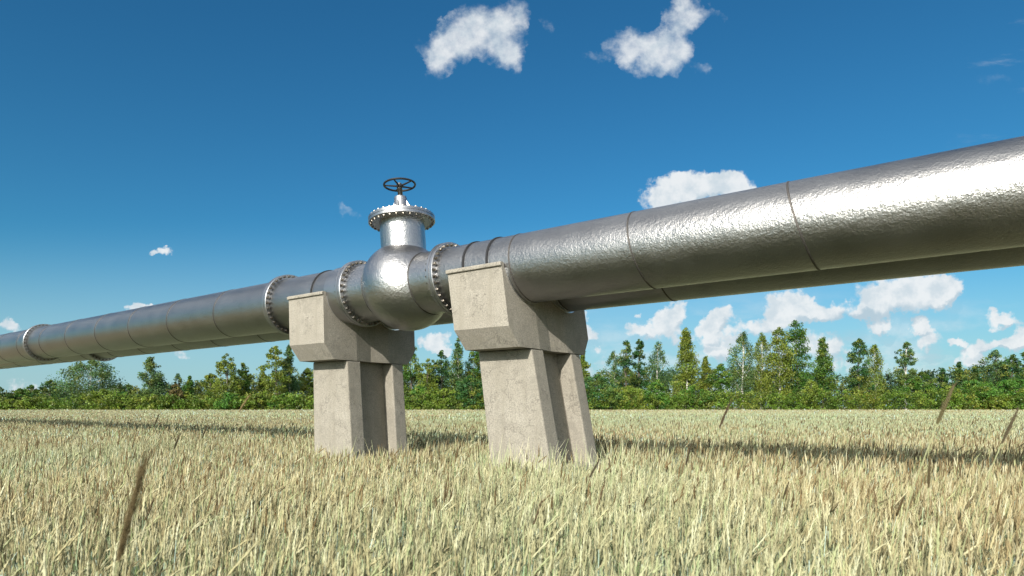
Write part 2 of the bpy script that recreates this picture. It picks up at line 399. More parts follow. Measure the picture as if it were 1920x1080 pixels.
b = B(); b.lathe([(-6.69 - TV, .361), (-6.69 - TV, .374), (-6.41 - TV, .374)], h=HZ, k=.03, n=96, cap=False); b.build('collar', M_VALVE, vr, smooth=True)
f2 = ring_flange(vr, -4.83, A1, .09, t0=TV, aroot=A1)
# neck and bonnet, tilted together
tilt = math.atan(KV)
def vpart(bb, name, m, smooth=True, parent=None, bevel=0):
    o = bb.build(name, m, parent or vr, smooth=smooth, bevel=bevel)
    if parent is None: o.location = (0, 0, HZ); o.rotation_euler = (0, -tilt, 0)
    return o
HN = .79                                            # underside of bonnet flange above the pipe axis
b = B(); b.lathe([(.30, .272), (.55, .272), (HN + .005, .272)], axis='z', n=96, cap=False); vpart(b, 'neck', M_VALVE)
b = B(); b.lathe([(.402, .283), (.410, .281), (.420, .2715)], axis='z', n=96, cap=False); vpart(b, 'weld_seam', M_BEAD)
b = B(); ro = .402; e = .006
b.lathe([(HN, .20), (HN, ro - e), (HN + e, ro), (HN + .033, ro), (HN + .035, ro - .006), (HN + .039, ro - .006), (HN + .041, ro), (HN + .074 - e, ro), (HN + .074, ro - e), (HN + .074, .10), (HN + .074, 0.001)], axis='z', n=96, cap=False)
bf = vpart(b, 'bonnet_flange', M_FLANGE)
for i in range(30):
    p = 2 * math.pi * (i + .5) / 30
    o = bpy.data.objects.new('bolt', BOLT_V); COL.objects.link(o); o.parent = bf
    o.location = (.372 * math.cos(p), .374 * math.sin(p), HN + .037); o.rotation_euler = (0, math.pi / 2, 0)
HT = HN + .074
b = B(); b.lathe([(HT - .002, .098), (HT + .02, .090), (HT + .235, .077), (HT + .250, .072), (HT + .252, .03), (HT + .252, .001)], axis='z', n=64, cap=False); bon = vpart(b, 'bonnet', M_FLANGE)
va = math.atan2(1, -.169) - ROT                      # our line of sight in the valve's own frame
for q in range(4):
    w = va + math.radians(90 * q - 22); c, s_ = math.cos(w), math.sin(w)
    def P(r, z, o): return (c * r - s_ * o, s_ * r + c * o, z)
    b = B(); th = .009
    b.hexa([P(.06, HT - .001, -th), P(.178, HT - .001, -th), P(.178, HT - .001, th), P(.06, HT - .001, th), P(.06, HT + .195, -th), P(.080, HT + .195, -th), P(.080, HT + .195, th), P(.06, HT + .195, th)])
    b2 = B(); b2.v = b.v; b2.f = [f_ for f_ in b.f]; vpart(b2, 'rib', M_FLANGE, smooth=False)
b = B(); z = HT + .24
prof = [(z, .028)]
while z < HT + .355: prof += [(z + .004, .031), (z + .008, .026)]; z += .010
prof += [(HT + .42, .024), (HT + .422, .001)]
b.lathe(prof, axis='z', n=24, cap=False); vpart(b, 'stem', M_STEM)
HW = HT + .405
b = B(); RW = .188
for i in range(72):
    p = 2 * math.pi * i / 72
    for j in range(10):
        q = 2 * math.pi * j / 10; rr = RW + .0125 * math.cos(q); b.v.append((rr * math.cos(p), rr * math.sin(p), HW + .0125 * math.sin(q)))
for i in range(72):
    for j in range(10):
        b.f.append([i * 10 + j, (i + 1) % 72 * 10 + j, (i + 1) % 72 * 10 + (j + 1) % 10, i * 10 + (j + 1) % 10])
hw = B(); hw.lathe([(HW - .034, .001), (HW - .034, .034), (HW - .026, .040), (HW - .004, .040), (HW + .004, .034), (HW + .004, .001)], axis='z', n=32, cap=False)
hwo = vpart(hw, 'handwheel', M_BLACK)
b.build('wheel_rim', M_BLACK, hwo, smooth=True)
for q in range(5):
    w = va + math.radians(72 * q + 14); c, s_ = math.cos(w), math.sin(w); b = B()
    b.rod((c * .03, s_ * .03, HW - .016), (c * .186, s_ * .186, HW - .001), .0125, .0085, 8); b.build('spoke', M_BLACK, hwo, smooth=True)
b = B(); b.lathe([(HW + .003, .017), (HW + .022, .017), (HW + .026, .012), (HW + .026, .001)], axis='z', n=6, cap=False); b.build('hub_nut', M_BOLT, hwo)

# ------------------------------------------------------------------ piers
def pier(tr, k, foot_h, label, wtop=.715):
    """tr: t of the right-hand face at pipe-axis height"""
    A0 = 5.9; root = empty('concrete_pier', world(tr - .36, A0), ROT); tag(root, label, 'pier', 'concrete piers under the pipelines')
    def T(t, h): return t + k * (H - h) - (tr - .36)
    rs = .377
    def arc(a, ac): return H - math.sqrt(max(0, rs * rs - (a - ac) ** 2))
    st = []
    for a in [5.10, 5.1200, 5.1435]: st.append(a)
    hump = math.radians(62)
    al, ar = A1 - rs, A1 + rs * math.sin(math.radians(58))
    for i in range(1, 25): st.append(A1 - rs * math.cos(math.radians(2 + (148 - 2) * i / 24)))
    n_half = len(st)
    top = {}
    pts = [(5.10, 1.444), (5.120, 1.452), (5.1450, 1.446)]
    for i in range(1, 25):
        an = math.radians(2 + 146 * i / 24); pts.append((A1 - rs * math.cos(an), H - rs * math.sin(an)))
    pts.append((5.90, pts[-1][1] + .004))
    full = pts + [(11.8 - a, h) for a, h in pts[-2::-1]]
    def low(a):
        d = min(a, 11.8 - a)
        if d < 5.25: return .80 + (.60 - .80) * (d - 5.10) / .15
        return .60
    # add a station at the chamfer's foot
    full2 = []
    for i, (a, h) in enumerate(full):
        full2.append((a, h))
    def interp(a):
        for (x0, y0), (x1, y1) in zip(full, full[1:]):
            if x0 <= a <= x1 and x1 > x0: return y0 + (y1 - y0) * (a - x0) / (x1 - x0)
    for a in (5.25, 11.8 - 5.25, 5.62, 11.8 - 5.62): full2.append((a, interp(a)))
    full2 = sorted(set(full2))
    # cap: strips across, sheared along the run
    def val(a): return .045 * max(0, 1 - abs(a - A0) / .28)
    b = B(); w = wtop
    for a, h in full2:
        for (hh) in (low(a), h):
            b.v.append((T(tr - val(a), hh), a - A0, hh + EYE)); b.v.append((T(tr - w + val(a), hh), a - A0, hh + EYE))
    m = len(full2)
    for i in range(m - 1):
        q, r = 4 * i, 4 * (i + 1)
        b.f += [[q, r, r + 2, q + 2], [q + 1, q + 3, r + 3, r + 1], [q + 2, r + 2, r + 3, q + 3], [q, q + 1, r + 1, r]]
    b.f += [[0, 2, 3, 1], [4 * m - 4, 4 * m - 3, 4 * m - 1, 4 * m - 2]]
    cap = b.build('cap', M_CONC, root, bevel=.012)
    # raised lip along the near and far top edge
    for s in (1, -1):
        b = B(); a0_, a1_ = (5.076, 5.0997) if s == 1 else (11.8 - 5.0997, 11.8 - 5.076)
        P = lambda t, a, h: (T(t, h), a - A0, h + EYE)
        b.hexa([P(tr - w - .012, a0_, 1.405), P(tr + .004, a0_, 1.405), P(tr + .004, a1_, 1.400), P(tr - w - .012, a1_, 1.400),
                P(tr - w - .012, a0_, 1.440), P(tr + .004, a0_, 1.440), P(tr + .004, a1_, 1.4525), P(tr - w - .012, a1_, 1.4525)])
        b.build('lip', M_CONC, cap, bevel=.008)
    hb = foot_h; fl = .055
    def leg(a0_, a1_, name, ins=0.004, dep=0.0, splay=0.0):
        b = B(); P = lambda t, a, h: (T(t, h), a - A0, h + EYE); ht = .598
        q = []
        for h, g in ((-EYE + .02, fl * (ht + EYE) / 1.2), (ht, 0)):
            l, r = tr - w - ins * -1 - g * .2 + dep, tr - ins + g - dep
            sa = splay * (ht - h)
            q += [P(l, a0_ - sa, h), P(r, a0_ - sa, h), P(r, a1_ + sa, h), P(l, a1_ + sa, h)]
        b.hexa(q); return b.build(name, M_CONC, root, bevel=0.018 if dep == 0 else 0)
    leg(5.455, 5.685, 'leg'); leg(6.245, 6.46, 'leg')
    leg(5.665, 6.27, 'web', dep=.19)
    b = B(); P = lambda t, a, h: (T(t, h), a - A0, h + EYE)
    q = []
    for h in (-EYE - .2, hb):
        q += [P(tr - w - .05, 5.39, h), P(tr + .17, 5.39, h), P(tr + .17, 6.60, h), P(tr - w - .05, 6.60, h)]
    b.hexa(q); b.build('footing', M_CONC, root, bevel=.02)
    for a0_ in (A1, A2):
        b = B(); x = T(tr, H)
        b.lathe([(x - .06, .3625), (x + .010, .3625), (x + .010, .3765), (x - .06, .3765)], a=a0_ - A0, h=HZ, k=k, n=48, cap=False, arc=(math.radians(188), math.radians(326)))
        b.build('saddle_liner', M_LINER, root, smooth=True)
    return root
pier(-3.845, .150, -.62, 'nearer concrete pier right of the valve, its foot splayed to the right')
pier(-6.640, .032, -.74, 'farther concrete pier to the left of the valve, standing nearly upright')

# ------------------------------------------------------------------ ground
me = bpy.data.meshes.new('ground'); g = 60; L_ = 900
vs = [(-L_ + 2 * L_ * i / g, -L_ + 2 * L_ * j / g, 0) for j in range(g + 1) for i in range(g + 1)]
fs_ = [(j * (g + 1) + i, j * (g + 1) + i + 1, (j + 1) * (g + 1) + i + 1, (j + 1) * (g + 1) + i) for j in range(g) for i in range(g)]
me.from_pydata(vs, [], fs_); me.materials.append(M_GROUND)
go = bpy.data.objects.new('ground', me); COL.objects.link(go); tag(go, 'dry soil of the field and meadow under the rye', 'ground', kind='structure')

# ------------------------------------------------------------------ rye
RG = np.random.default_rng(11)
def vnoise(x, y, seed):
    r = np.random.default_rng(seed); out = np.zeros_like(x)
    for i in range(9):
        k = r.normal(size=2) * (2 ** (i / 3.0)); p = r.random() * 6.28; out += np.sin(k[0] * x + k[1] * y + p) / (1 + .35 * i)
    return out / 3.2
EARC = np.array([[.42, .35, .185], [.50, .44, .26], [.28, .205, .10], [.36, .36, .175], [.14, .098, .042], [.58, .54, .35]])
STEMC = np.array([[.41, .48, .28], [.33, .43, .26], [.47, .45, .27], [.42, .53, .45], [.22, .31, .13]])
def in_pier(x, y, pad=.02):
    t = x * SN - y * CS; a = x * CS + y * SN; bad = np.zeros(len(x), bool)
    for tr, k in ((-3.845, .150), (-6.64, .032)):
        c0 = tr + k * 2.6
        bad |= (a > 5.39 - pad) & (a < 6.60 + pad) & (t > c0 - .80 - pad) & (t < c0 + .20 + pad)
    return bad
def scatter(z0, z1, dens, rg, pad=1.2):
    """points over the wedge seen between depths z0 and z1"""
    A = .84 * (z1 * z1 - z0 * z0) + 2 * pad * (z1 - z0); n = int(A * dens)
    y = np.sqrt(rg.random(int(n * 1.1)) * (z1 * z1 - z0 * z0) + z0 * z0)
    x = (rg.random(len(y)) * 2 - 1) * (.84 * y + pad)
    x, y = x[:n], y[:n]; ok = ~in_pier(x, y); return x[ok], y[ok]
def ribbons(P0_, P1_, P2_, wd, w0, w1, w2):
    """three-point flat strips: points (n,3), width direction (n,3)"""
    n = len(P0_); V = np.stack([P0_ - wd * w0, P0_ + wd * w0, P1_ - wd * w1, P1_ + wd * w1, P2_ - wd * w2, P2_ + wd * w2], 1)
    F = np.array([[0, 1, 3, 2], [2, 3, 5, 4]])[None] + 6 * np.arange(n)[:, None, None]
    return V.reshape(-1, 3), F.reshape(-1, 4)
def spindle(C0, D, U, Wv, ln, rad, prof, sides):
    """ears: base C0, axis D, side vectors U, Wv; prof = [(s, r)]"""
    n = len(C0); m = len(prof); rings = []
    for j, (s_, r_) in enumerate(prof):
        c = C0 + D * (ln * s_)[:, None]
        for i in range(sides):
            p = 2 * np.pi * (i + .5 * (j % 2)) / sides
            rings.append(c + (U * np.cos(p) + Wv * np.sin(p) * .7) * (rad * r_)[:, None])
    V = np.stack(rings, 1); F = []
    for j in range(m - 1):
        for i in range(sides):
            F.append([j * sides + i, j * sides + (i + 1) % sides, (j + 1) * sides + (i + 1) % sides, (j + 1) * sides + i])
    F = np.array(F)[None] + (m * sides) * np.arange(n)[:, None, None]
    return V.reshape(-1, 3), F.reshape(-1, 4)
ALLV, ALLF, ALLC = [], [], []; off = 0
def push(V, F, C):
    global off
    ALLV.append(V); ALLF.append(F + off); ALLC.append(C); off += len(V)
def unit(v): return v / np.linalg.norm(v, axis=1, keepdims=True)
def rye_zone(z0, z1, dens, seed, sides, prof, awns, leaves, wmul=1.0, stem_w=.0022, hlo=0.0, hvar=.055, dark=False):
    rg = np.random.default_rng(seed); x, y = scatter(z0, z1, dens, rg); n = len(x)
    patch = vnoise(x * .35, y * .12, 5); patch2 = vnoise(x * .9, y * .5, 8)
    ht = .93 + hvar * rg.normal(size=n) + .10 * (rg.random(n) < .03) + .035 * patch; ht = np.clip(ht, .70, 1.28)
    lx = .03 + .05 * rg.normal(size=n) + .02 * patch2; ly = .10 * rg.normal(size=n)
    ang = rg.random(n) * np.pi; wd = np.stack([np.cos(ang * .6 - .9), np.sin(ang * .6 - .9), np.zeros(n)], 1)
    sc = STEMC[rg.integers(0, len(STEMC), n)] * (.85 + .3 * rg.random(n))[:, None]
    green = np.clip(.25 + .7 * patch + .75 * np.exp(-((y - 36) / 17) ** 2) * (x > -4) - .4 * (y > 75), 0, 1)[:, None]
    ec = EARC[rg.choice(len(EARC), n, p=[.24, .20, .19, .16, .11, .10])] * (.8 + .35 * rg.random(n))[:, None]
    if dark:
        ht = ht + .07 + .05 * rg.random(n); ec = np.array([.15, .105, .045]) * (.6 + .8 * rg.random(n))[:, None]; green = green * 0; sc = sc * .8
    ec = ec * (1 - .50 * green) + np.array([.36, .47, .28]) * .50 * green
    base = np.stack([x, y, np.full(n, hlo)], 1)
    mid = np.stack([x + lx * .35, y + ly * .35, ht * .55], 1); tip = np.stack([x + lx, y + ly, ht], 1)
    V, F = ribbons(base, mid, tip, wd, stem_w * wmul, stem_w * wmul, stem_w * .6 * wmul); push(V, F, np.repeat(sc, 6, 0))
    wd2 = np.stack([-wd[:, 1], wd[:, 0], wd[:, 2]], 1)
    D = unit(np.stack([lx * 1.4 + .05 + .09 * rg.normal(size=n), ly * 1.3 + .12 * rg.normal(size=n), np.ones(n)], 1))
    droop = rg.random(n) < .12; D[droop] = unit(D[droop] * np.array([1, 1, .45]) + np.array([.35, 0, 0]))
    U = unit(np.cross(D, np.tile([0.3, 1, 0.1], (n, 1)))); Wv = np.cross(D, U)
    ln = (.10 + .022 * rg.normal(size=n)).clip(.05, .16); rad = (.0054 + .0012 * rg.normal(size=n)).clip(.004, .011) * wmul
    V, F = spindle(tip - D * .004, D, U, Wv, ln, rad, prof, sides)
    m = len(prof) * sides; cc = np.repeat(ec, m, 0); jit = (.82 + .36 * rg.random(len(cc)))[:, None]; push(V, F, cc * jit)
    for q in range(awns):
        s_ = .15 + .8 * rg.random(n); sd = np.where(rg.random(n) < .5, 1, -1)
        p0 = tip + D * (ln * s_)[:, None]; dd = unit(D + U * (sd * (.22 + .2 * rg.random(n)))[:, None] + Wv * (.25 * rg.normal(size=n))[:, None])
        p2 = p0 + dd * (.03 + .03 * rg.random(n))[:, None]; p1 = (p0 + p2) / 2
        V, F = ribbons(p0, p1, p2, U, .0008, .0006, .0002); push(V, F, np.repeat(ec * 1.1, 6, 0))
    for q in range(leaves):
        k = rg.random(n) < .75; m_ = k.sum(); hh = ht[k] * (.35 + .5 * rg.random(m_)); f_ = hh / ht[k]
        p0 = np.stack([x[k] + lx[k] * f_, y[k] + ly[k] * f_, hh], 1); an = rg.random(m_) * 6.28; le = .10 + .12 * rg.random(m_)
        out = np.stack([np.cos(an), np.sin(an), np.zeros(m_)], 1)
        p1 = p0 + out * (le * .45)[:, None] + np.array([0, 0, 1]) * (le * .55)[:, None]
        p2 = p0 + out * le[:, None] + np.array([0, 0, 1]) * (le * (.9 - 1.1 * rg.random(m_)))[:, None]
        w_ = np.stack([-np.sin(an), np.cos(an), np.zeros(m_)], 1)
        lc = (STEMC[rg.integers(0, len(STEMC), m_)] * .95 + EARC[rg.integers(0, 4, m_)] * .1) * (.7 + .4 * rg.random(m_))[:, None]
        V, F = ribbons(p0, p1, p2, w_, .0035 * wmul, .0045 * wmul, .0008); push(V, F, np.repeat(lc, 6, 0))
PN = [(0, .35), (.08, 1.0), (.2, .78), (.32, 1.05), (.45, .8), (.58, 1.0), (.72, .7), (.86, .62), (1, .1)]
PM = [(0, .5), (.3, 1.0), (.7, .85), (1, .1)]
rye_zone(1.25, 5.5, 680, 21, 4, PN, 5, 2)
rye_zone(5.5, 12, 300, 22, 4, PM, 2, 1, 1.15, .0028)
rye_zone(12, 30, 95, 23, 3, PM, 0, 0, 1.8, .004, .3)
rye_zone(30, 70, 26, 24, 3, PM, 0, 0, 3.0, .01, .4, .07)
rye_zone(70, 111, 13, 25, 3, PM, 0, 0, 4.8, .02, .4, .07)
rye_zone(3, 12, 15, 27, 4, PN, 3, 0, 1.15, .0022, 0, .04, True)
rye_zone(12, 40, 5, 28, 3, PM, 0, 0, 2.0, .003, .3, .05, True)
rye_zone(40, 108, .5, 29, 3, PM, 0, 0, 4.5, .008, .3, .08, True)
# thick lower growth of stems and blades that closes the stand
def filler(z0, z1, dens, seed, w, hmin, hmax):
    rg = np.random.default_rng(seed); x, y = scatter(z0, z1, dens, rg); n = len(x); patch = vnoise(x * .35, y * .12, 5)
    h = hmin + (hmax - hmin) * rg.random(n); lx = .10 * rg.normal(size=n) + .05; ly = .1 * rg.normal(size=n)
    p0 = np.stack([x, y, np.zeros(n)], 1); p1 = np.stack([x + lx * .4, y + ly * .4, h * .6], 1); p2 = np.stack([x + lx, y + ly, h], 1)
    an = rg.normal(size=n) * .6; wd = np.stack([np.cos(an), np.sin(an), np.zeros(n)], 1)
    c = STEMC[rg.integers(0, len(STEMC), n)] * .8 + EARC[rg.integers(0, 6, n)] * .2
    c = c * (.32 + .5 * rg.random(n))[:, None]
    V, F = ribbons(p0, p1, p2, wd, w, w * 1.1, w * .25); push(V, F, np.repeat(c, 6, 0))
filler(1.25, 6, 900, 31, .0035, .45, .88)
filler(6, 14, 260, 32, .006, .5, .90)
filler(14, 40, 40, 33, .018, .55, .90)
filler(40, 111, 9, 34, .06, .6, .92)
npmesh('rye', np.concatenate(ALLV), np.concatenate(ALLF), np.concatenate(ALLC), M_RYE)
ro_ = bpy.data.objects['rye']; ro_.name = 'rye_field'; tag(ro_, 'pale ripening rye filling the whole field up to the bushes', 'rye', kind='stuff')

# loose grass tufts round the feet of the piers
ALLV, ALLF, ALLC = [], [], []; off = 0
rg = np.random.default_rng(41); xs, ys = [], []
for tr, k, cnt in ((-3.845, .150, 900), (-6.64, .032, 800)):
    c0 = tr + k * 2.6
    for i in range(cnt):
        q = rg.random()
        if q < .5: a, t_ = 5.30 + .06 * rg.normal(), c0 - .85 + 1.15 * rg.random()
        elif q < .85: a, t_ = 5.35 + 1.3 * rg.random(), c0 + .27 + abs(.07 * rg.normal())
        else: a, t_ = 5.3 + 1.3 * rg.random(), c0 - .9 + .05 * rg.normal()
        p = world(t_, a); xs.append(p.x); ys.append(p.y)
x = np.array(xs); y = np.array(ys); n = len(x)
h = 1.06 + .12 * rg.normal(size=n); h = np.where(y > 7.6, h - .10, h); lx = .15 * rg.normal(size=n); ly = .12 * rg.normal(size=n)
p0 = np.stack([x, y, np.zeros(n)], 1); p1 = np.stack([x + lx * .35, y + ly * .35, h * .72], 1); p2 = np.stack([x + lx, y + ly, h], 1)
c = np.array([[.42, .46, .24], [.60, .56, .33], [.34, .40, .20], [.66, .64, .42]])[rg.integers(0, 4, n)] * (.8 + .3 * rg.random(n))[:, None]
V, F = ribbons(p0, p1, p2, np.tile([1, -.2, 0], (n, 1)), .0035, .003, .0006); push(V, F, np.repeat(c, 6, 0))
gt = npmesh('grass', np.concatenate(ALLV), np.concatenate(ALLF), np.concatenate(ALLC), M_RYE)
tag(gt, 'fine grass blades growing up around the feet of the two concrete piers', 'grass', kind='stuff')

# ------------------------------------------------------------------ tall single ears standing above the field
def tall_ear(x1, y1, x0, y0, dist, label, col, thick=.0052):
    col = tuple(c * .72 for c in col)
    """ear tip at photo pixel (x1, y1), ear foot at (x0, y0), at the given distance"""
    def at(x, y): return Vector(((x - 960) / F_PX * dist, dist, EYE + (HOR - y) / F_PX * dist))
    tip, foot = at(x1, y1), at(x0, y0); d = (tip - foot); ln = d.length
    g = Vector((foot.x - d.x * 2.4, foot.y + rnd.uniform(-.1, .1), 0))
    root = empty('rye_ear', g); tag(root, label, 'ear', 'tall ears sticking out above the field')
    b = B(); pts = []
    for i in range(9):
        u = i / 8; c1 = foot - d.normalized() * foot.z * .5
        p = g * (1 - u) ** 2 + c1 * 2 * u * (1 - u) + foot * u * u; pts.append(p - g)
    for p, q in zip(pts, pts[1:]): b.rod(p, q, .0018, .0017, 6)
    st = b.build('stem', None, root)
    b = B(); dn = d.normalized(); X = dn.orthogonal().normalized(); Y = dn.cross(X); rr = random.Random(int(x1)); f0 = foot - g
    nk = 44; bend = X * .04
    for i in range(nk):
        u = i / nk; w = math.sin(math.pi * min(1, u * .78 + .20)) ** .6
        c = f0 + dn * ln * u + bend * (u * u) * ln
        for q in range(3):
            a = i * 1.3 + q * 2 * math.pi / 3 + rr.uniform(-.3, .3); o = (X * math.cos(a) + Y * math.sin(a))
            l_ = ln * rr.uniform(.05, .075); k1 = c + o * thick * .70 * w + dn * l_ * .55
            b.rod(c + o * thick * .2 * w, k1, thick * .20, thick * .30 * w, 6); b.rod(k1, c + o * thick * rr.uniform(.75, 1.0) * w + dn * l_ * 1.15, thick * .30 * w, thick * .05, 6)
            if rr.random() < .45: b.rod(k1, k1 + (o * .30 + dn) * ln * rr.uniform(.12, .22), .0005, .0002, 3)
    b.rod(f0, f0 + dn * ln, thick * .45, thick * .2, 6)
    e = b.build('ear', None, root)
    for o, cc in ((st, (.28, .29, .15)), (e, col)):
        o.data.materials.append(M_EAR); at_ = o.data.color_attributes.new('tint', 'FLOAT_COLOR', 'POINT')
        arr = np.ones((len(o.data.vertices), 4), np.float32); arr[:, :3] = np.array(cc) * (.8 + .4 * np.random.default_rng(3).random((len(arr), 1))); at_.data.foreach_set('color', arr.ravel())
    return root
tall_ear(266, 862, 222, 1052, .86, 'large blurred brown rye ear close to the viewer, lower left', (.17, .125, .055), .0048)
tall_ear(1788, 722, 1757, 795, 2.0, 'brown rye ear leaning right against the green bushes at far right', (.13, .11, .045), .006)
tall_ear(1368, 755, 1349, 802, 3.1, 'dark rye ear rising over the field edge right of the nearer pier', (.09, .06, .03))
tall_ear(1908, 768, 1878, 832, 2.3, 'thin dark rye ear at the right edge of the view', (.10,.08,.04), .0055)
tall_ear(466, 742, 448, 772, 4.2, 'yellow rye ear crossing the tree line left of the farther pier', (.34,.26,.11), .006)
tall_ear(1743, 858, 1741, 915, 2.4, 'upright brown rye ear below the leaning one, right part of the field', (.13,.10,.045))
tall_ear(1295, 833, 1286, 872, 3.2, 'short dark rye ear in the field right of the nearer pier foot', (.08,.06,.03))
tall_ear(1123, 862, 1106, 895, 3.8, 'slanting dark rye ear beside the foot of the nearer pier', (.09,.07,.035))
tall_ear(836, 902, 833, 942, 3.2, 'upright brown rye ear between the feet of the two piers', (.18,.13,.06))
tall_ear(297, 777, 289, 800, 5.2, 'small thin rye ear near the far edge of the field, left', (.10,.08,.04))
tall_ear(388, 798, 379, 822, 5.0, 'small dark rye ear in the field below the left pipeline section', (.10,.08,.04))
tall_ear(336, 815, 326, 842, 4.6, 'slanting dark rye ear left of the middle of the left field', (.10,.08,.04))
tall_ear(1478, 905, 1468, 936, 3.6, 'dark rye ear in the middle of the right field', (.09,.07,.03))

# ------------------------------------------------------------------ trees
def leaf_quads(C, size, rg, flat=.0):
    n = len(C); a = unit(rg.normal(size=(n, 3))); b_ = unit(np.cross(a, rg.normal(size=(n, 3)))); s = (size * (.6 + .8 * rg.random(n)))[:, None]
    V = np.stack([C - a * s, C + b_ * s * .55, C + a * s, C - b_ * s * .55], 1).reshape(-1, 3)
    return V, np.arange(4 * n).reshape(n, 4)
def radius_at(kind, u, rg):
    if kind == 'cone': return (1 - u) ** .75 * (.35 + .65 * np.minimum(1, u * 6 + .5))
    if kind == 'column': return np.sin(np.pi * np.clip(u * .86 + .12, 0, 1)) ** .55
    if kind == 'birch': return np.sin(np.pi * np.clip(u * .9 + .07, 0, 1)) ** .8
    return np.sqrt(np.clip(1 - (1.9 * u - .85) ** 2, .0, 1))           # round
def tree(name, x, ytop, wpx, dist, kind, col, label, seed, yel=.25, dens=1.0, bare=.08, birch=False, cat='tree', group=None, leaf=.20, parts=True):
    rg = np.random.default_rng(seed); sc = dist / F_PX
    Ht = EYE + (HOR - ytop) * sc; Wd = wpx * sc * 1.02; X0 = (x - 960) * sc
    zb = Ht * bare; Hc = Ht - zb
    nc = int((26 + 5.2 * Hc * Wd / 4) * dens); nc = min(nc, 420)
    u = rg.random(nc) ** .9; ph = rg.random(nc) * 2 * np.pi
    lob = 1 + .22 * np.sin(2 * ph + u * 9 + seed) + .16 * np.sin(3 * ph - u * 14 + seed * 2) + .12 * np.sin(u * 30 + seed)
    rr = radius_at(kind, u, rg) * Wd / 2 * lob * np.sqrt(.15 + .85 * rg.random(nc))
    skew = .05 * Wd * np.sin(u * 4 + seed)
    C = np.stack([rr * np.cos(ph) + skew, rr * np.sin(ph) * .9, zb + u * Hc * .97], 1)
    tipc = np.stack([skew[:1] * 0 + .02 * Wd, [0], [Ht - .25]], 1); C = np.concatenate([C, tipc]); u = np.append(u, 1.0); nc += 1
    cr = (.055 * Hc + .10 * Wd) * (.5 + .6 * rg.random(nc)) * (1 - .55 * u ** 3)
    per = (52 * (.7 + .6 * rg.random(nc)) * (cr / cr.mean()) ** 1.2).astype(int) + 6
    idx = np.repeat(np.arange(nc), per); g_ = rg.normal(size=(len(idx), 3)); g_ = g_ / np.linalg.norm(g_, axis=1, keepdims=True) * (rg.random(len(idx)) ** .45)[:, None]
    sh = np.array([1, 1, .75]) if kind != 'birch' else np.array([.8, .8, 1.2])
    LCt = C[idx] + g_ * cr[idx][:, None] * sh
    if kind == 'birch': LCt[:, 2] -= .3 * np.abs(rg.normal(size=len(idx))) * cr[idx]
    LCt[:, 2] = np.clip(LCt[:, 2], .05, Ht)
    V, F = leaf_quads(LCt, leaf, rg)
    base = np.array(col); br = (.62 + .75 * rg.random(nc)); yl = np.clip(rg.normal(size=nc) * .28 + yel * .6, 0, 1)
    cc = base[None] * br[:, None]; cc = cc * (1 - yl[:, None]) + np.array([.19, .205, .03])[None] * yl[:, None] * (.7 + .5 * br[:, None])
    lc = cc[idx] * (.75 + .5 * rg.random(len(idx)))[:, None]
    root = empty(name, (X0, dist, 0)); tag(root, label, cat, group)
    npmesh('crown', V, F, np.repeat(lc, 4, 0), M_LEAF, root)
    b = B(); tr_ = .012 * Ht + .04; top = Ht * .93
    zs = [0, Ht * .3, Ht * .6, top]; xs_ = [0, .03 * Wd * rg.normal(), .04 * Wd * rg.normal(), .02 * Wd]
    for i in range(3): b.rod((xs_[i], 0, zs[i]), (xs_[i + 1], 0, zs[i + 1]), tr_ * (1 - .3 * i), tr_ * (1 - .3 * (i + 1)) + .008, 8)
    for i in rg.choice(nc, min(nc, 22), replace=False):
        z0_ = max(.15, C[i, 2] - (.12 + .1 * rg.random()) * Ht * (1 if kind != 'round' else .8)); xx = np.interp(z0_, zs, xs_)
        b.rod((xx, 0, z0_), tuple(C[i]), tr_ * .32 * (1 - z0_ / Ht * .6), .012, 5)
    b.build('trunk', M_BIRCH if birch else M_BARK, root, smooth=True)
    return root
GR = (.048, .125, .016); DK = (.026, .085, .020); OL = (.105, .160, .020); BL = (.058, .128, .042)
TG = 'trees standing in the line beyond the field'
